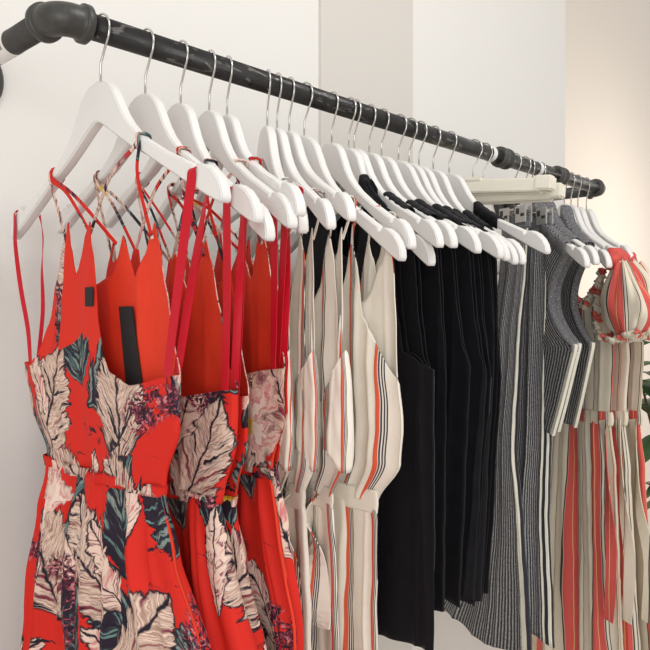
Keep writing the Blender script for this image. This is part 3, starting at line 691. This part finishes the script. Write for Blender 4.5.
# ---------------------------------------------------------------- grey vests
for n, (k, lab, phi, sh, rr) in enumerate([
    ('v1', 'nearest grey ribbed sleeveless vest, its ivory side stripe fully in view', 34, (3.0, 15.4), 16.2),
    ('v2', 'middle grey ribbed sleeveless vest, between two others', 36, (3.0, 14.6), 14.6),
    ('v3', 'farthest grey ribbed sleeveless vest, next to the red and cream striped dresses', 41, (3.0, 14.2), 15.2)]):
    X, ph, ti, sc, _ = HG[k]
    if n == 2: X -= .022
    g = garment('ribbed_vest', X, phi, lab, 'vest', 'grey ribbed sleeveless vests')
    a, b = sh; L = -12
    zo = lambda s: tl(s, top_at(s/sc), ti)[1]+.1
    def edge(z):
        if z > -12: return rr-1.3
        if z > -29.5:
            t = (-12-z)/17.5; return rr-1.3*(1-t)-7.4*math.sin(math.pi*t**1.05)**.8
        t = (-29.5-z)/17; return rr-7.4*t**1.15
    pr = [(z, L, edge(z), 1.0, .05 if z > -29 else .06+.25*(-29-z)/19) for z in range(-48, -7)]
    tt = [(-1, -13), (-.5, -9.0), (-.3, -12), (.05, -12)]+[((s_-(L+rr-1.4)/2)/((rr-1.4-L)/2), zo(s_)) for s_ in (3.0, 5, 7, 9, 11, 13)]
    tt = sorted(q for q in tt if q[0] < .99)+[(1, zo(rr-1.4)-.3)]
    cloth('body', g, [M['grey_vest']], pr, tabf(tt), tabf(tt), lambda p, bk: -46.5+.5*math.sin(3*p), W0=10.2, rows_top=14, rows=70, seed=80+n, k=5, zsplit=-15, cols=200)
    saddle('shoulder', g, M['grey_plain'], a, rr-1.3, ti, r=1.12, scale=sc, drop=2.4)
    pts = []
    for q in range(0, 37):
        z = -12.5-q*.5; Lx, Rx, t_, a_ = interp(sorted(pr), z); pts.append((edge(z)/100-.001, 0, z/100))
    bm = bmesh.new(); tube(bm, pts, [.0042]*len(pts), 12)
    for v in bm.verts: v.co.y *= 1.9
    from_bm('armhole_binding', bm, g, [M['grey_plain']])
    ribbon('side_stripe', g, IVT, [(rr+.35, -.2, -29.2), (rr+.1, -.2, -30.4), (edge(-34)+.1, -.2, -34), (edge(-40)+.1, -.2, -40), (edge(-44)+.1, -.2, -44), (edge(-46.4)+.1, -.2, -46.4)], .85, thick=.006)

KNOT = simple('coral_cloth', (.62, .085, .07), .75, noise=(80, .3), bump=(200, .5, .003))
# ---------------------------------------------------------------- bold striped dresses with puff sleeves
def puff(name, parent, m, c, r, seed, stretch=(1, 1, 1)):
    rnd = random.Random(seed); a1, a2 = rnd.uniform(0, 6), rnd.uniform(0, 6)
    bm = bmesh.new(); nu, nv = 56, 30; rows = []; ul = bm.loops.layers.uv.new('UVMap')
    for i in range(nv+1):
        v = i/nv; row = []
        prof = (math.sin(math.pi*(.06+.86*v)))**.7*(.72+.42*v)
        if v > .93: prof *= .72+ (v-.93)*5.5
        for j in range(nu):
            a = 2*math.pi*j/nu
            nz = mnoise.noise(Vector((math.cos(a)*1.3+seed, math.sin(a)*1.3, v*2.2)))
            nf = mnoise.noise(Vector((math.cos(a)*4+seed, math.sin(a)*4, v*1.6)))
            gath = .10*math.sin(11*a+a1+2.5*nz)*max(0, 1-v*2.4)+.09*math.sin(12*a+a2)*max(0, v*3-2)
            rr = r*prof*(1+.30*nz+.22*nf+gath)
            row.append(bm.verts.new(((c[0]+math.cos(a)*rr*stretch[0]+(v-.4)*1.6)/100, (c[1]+math.sin(a)*rr*stretch[1])/100, (c[2]+(0.5-v)*2*r*stretch[2]+.5*nf*r*.3)/100)))
        rows.append(row)
    for i in range(nv):
        for j in range(nu):
            f = bm.faces.new((rows[i][j], rows[i][(j+1) % nu], rows[i+1][(j+1) % nu], rows[i+1][j]))
            for l, (jj, ii) in zip(f.loops, ((j, i), (j+1, i), (j+1, i+1), (j, i+1))): l[ul].uv = (jj/nu*32+seed, ii*.5)
    # gathered frill at both ends
    bm.faces.new(rows[0][::-1]); bm.faces.new(rows[-1])
    return from_bm(name, bm, parent, [m])
def frill(name, parent, m, pts, r, n=7):
    bm = bmesh.new(); P = []
    for i in range(len(pts)-1):
        for t in range(10): P.append(Vector(pts[i]).lerp(Vector(pts[i+1]), t/10)/100)
    P.append(Vector(pts[-1])/100)
    P2 = [P[0].lerp(P[-1], 0)]
    for a_, b_ in zip(P, P[1:]): P2 += [a_.lerp(b_, .5), b_]
    P = P2; tube(bm, P, [r/100]*len(P), 20)
    for v in bm.verts:
        c = min(P, key=lambda q: (q-v.co).length_squared); d = v.co-c
        v.co = c+d*(1+.9*mnoise.noise(v.co*230)+.5*mnoise.noise(v.co*90))
    ul = bm.loops.layers.uv.new('UVMap')
    for f in bm.faces:
        for l in f.loops: l[ul].uv = (l.vert.co.x*260+l.vert.co.z*200, l.vert.co.z*100)
    return from_bm(name, parent=parent, bm=bm, mats=[m])
for n, (k, lab, phi, rr, xo) in enumerate([
    ('s1', 'nearest red and cream striped dress with puff sleeve and tied waist', 30, 13.6, 0),
    ('s2', 'middle red and cream striped dress, puff sleeve at the frame edge', 30, 15.8, .002),
    ('s3', 'last red and cream striped dress at the rail end, tie flaring outward', 30, 18.0, .0)]):
    X, ph, ti, sc, _ = HG[k]
    g = garment('striped_dress', X+xo, phi, lab, 'dress', 'red and cream striped dresses at the rail end'); L = -13
    pn = lambda s: (s-(L+rr)/2)/((rr-L)/2)
    t_ = sorted([(-1, -20), (pn(-8), -17), (pn(-2), -20), (pn(2), -21.5), (pn(rr-4), -19.5), (pn(rr-1), -17.5), (1, -20)])
    pr = [(-45, L+1, rr-.6, 1.0, .3), (-42.5, L+.5, rr-.4, 1.0, .35), (-32, L, rr+.4, 1.1, .35), (-18, L, rr-1.2, .95, .3)]
    cloth('bodice', g, [M['bold']], pr, tabf(t_), tabf(t_), lambda p, bk: -44.5, W0=13, rows_top=3, rows=36, seed=90+n, k=6, cols=180)
    pr = [(-98, L-3, rr+4.0, 2.0, 1.2), (-75, L-2, rr+2.4, 1.8, 1.0), (-55, L-.5, rr+1.0, 1.4, .7), (-46.5, L+.8, rr-.4, 1.1, .4), (-44, L+.8, rr-.8, .9, .2)]
    cloth('skirt', g, [M['bold']], pr, lambda p: -44.3, lambda p: -44.3, lambda p, bk: -118+1*math.sin(5*p), W0=19, rows_top=2, rows=70, seed=190+n, k=7, cols=220)
    pr = [(-46.4, L+.6, rr-.1, 1.15, .25), (-45, L+.5, rr+.1, 1.3, .3), (-43.2, L+.6, rr-.1, 1.15, .25)]
    cloth('waistband', g, [M['bold']], pr, lambda p: -43.4, lambda p: -43.4, lambda p, bk: -46.2, W0=26, rows_top=1, rows=8, seed=90+n, k=6, cols=140, thick=.002)
    puff('puff_sleeve', g, M['bold'], (L-2, .5, -20.6), 6.8, 13+n*5, (.70, .30, 1.08))
    frill('ruffle', g, M['bold'], [(rr-1.0, -1.6, -14.6), (rr-2.4, -1.6, -19), (rr-3.0, -1.4, -24), (rr-2.6, -1.2, -27.5)], .8)
    frill('ruffle', g, M['bold'], [(rr-8, -1.0, -22.2), (rr-5.6, -1.3, -20.6), (rr-3, -1.4, -18.0)], .85)
    bm = bmesh.new(); bmesh.ops.create_icosphere(bm, subdivisions=3, radius=.011)
    dl = R(ph-phi); kx, ky = 19.7*math.cos(dl), -19.7*math.sin(dl)
    for v in bm.verts:
        nn_ = 1+.25*mnoise.noise(v.co*160+Vector((n, 0, 0)))
        v.co = Vector((v.co.x*2.2*nn_+kx/100, v.co.y*1.5*nn_+ky/100, v.co.z*1.9*nn_-.132))
    from_bm('shoulder_knot', bm, g, [KNOT])
    puff('puff_sleeve', g, M['bold'], (kx+2.6, ky+.6, -21.2), 7.2, 3+n*5, (.78, .40, 1.02))
    frill('sleeve_hem', g, M['bold'], [(kx-1.5, ky-1.5, -28.0), (kx+2.5, ky-1.8, -28.8), (kx+7.5, ky-.5, -27.0)], .55)
    ribbon('tie', g, M['bold'], [(rr-1.0, -1.5, -45), (rr+.6, -1.9, -53), (rr+1.8, -2.2, -62), (rr+3.2+n, -2.6, -72), (rr+2.4+n, -2.6, -84)], 2.2, thick=.0016, twist=.5)

# ---------------------------------------------------------------- plant beyond the rail end
def plant():
    px, py = 3.19, .99
    g = empty('potted_plant', (px, py, 0), 0, 'dark green broad-leaved plant beyond the striped dresses at the right edge', 'plant')
    bm = bmesh.new(); tube(bm, [(0, 0, 0), (0, 0, .02), (0, 0, .40), (0, 0, .42)], [.13, .14, .19, .19], 32); from_bm('pot', bm, g, [M['pot']])
    bm = bmesh.new(); tube(bm, [(0, 0, .415), (0, 0, .425)], [.17, .17], 32); from_bm('soil', bm, g, [M['soil']])
    rnd = random.Random(4)
    for q in range(5):
        a = q*1.26+.4; ex, ey = math.cos(a)*.16, math.sin(a)*.16; H = 1.05+.12*(q % 3)
        pts = [(0, 0, .42), (ex*.3, ey*.3, .7), (ex*.8, ey*.8, H-.15), (ex, ey, H)]
        bm = bmesh.new(); tube(bm, pts, [.009, .008, .006, .004], 8); from_bm('stem', bm, g, [M['stem']])
        for li in range(11):
            f = .3+.7*li/10; i = min(2, int(f*3)); t = f*3-i if f < 1 else 1
            p = Vector(pts[i]).lerp(Vector(pts[i+1]), t)
            az = li*2.4+q; el = R(rnd.uniform(-25, 40)); Ls = rnd.uniform(.14, .22); Wd = Ls*.30
            d = Vector((math.cos(az)*math.cos(el), math.sin(az)*math.cos(el), math.sin(el))); sd = d.cross(Vector((0, 0, 1))).normalized(); up = sd.cross(d)
            bm = bmesh.new(); prev = None; nn = 12
            for k in range(nn+1):
                tt = k/nn; wd = Wd*math.sin(math.pi*min(1, tt*.96+.02))**.8; c = p+d*Ls*tt-Vector((0, 0, 1))*.08*tt*tt
                row = [bm.verts.new(c+sd*wd*e+up*abs(e)*wd*.25) for e in (-1, -.5, 0, .5, 1)]
                if prev:
                    for e in range(4): bm.faces.new((prev[e], prev[e+1], row[e+1], row[e]))
                prev = row
            o = from_bm('leaf', bm, g, [M['leaf']]); md = o.modifiers.new('thickness', 'SOLIDIFY'); md.thickness = .0012
plant()
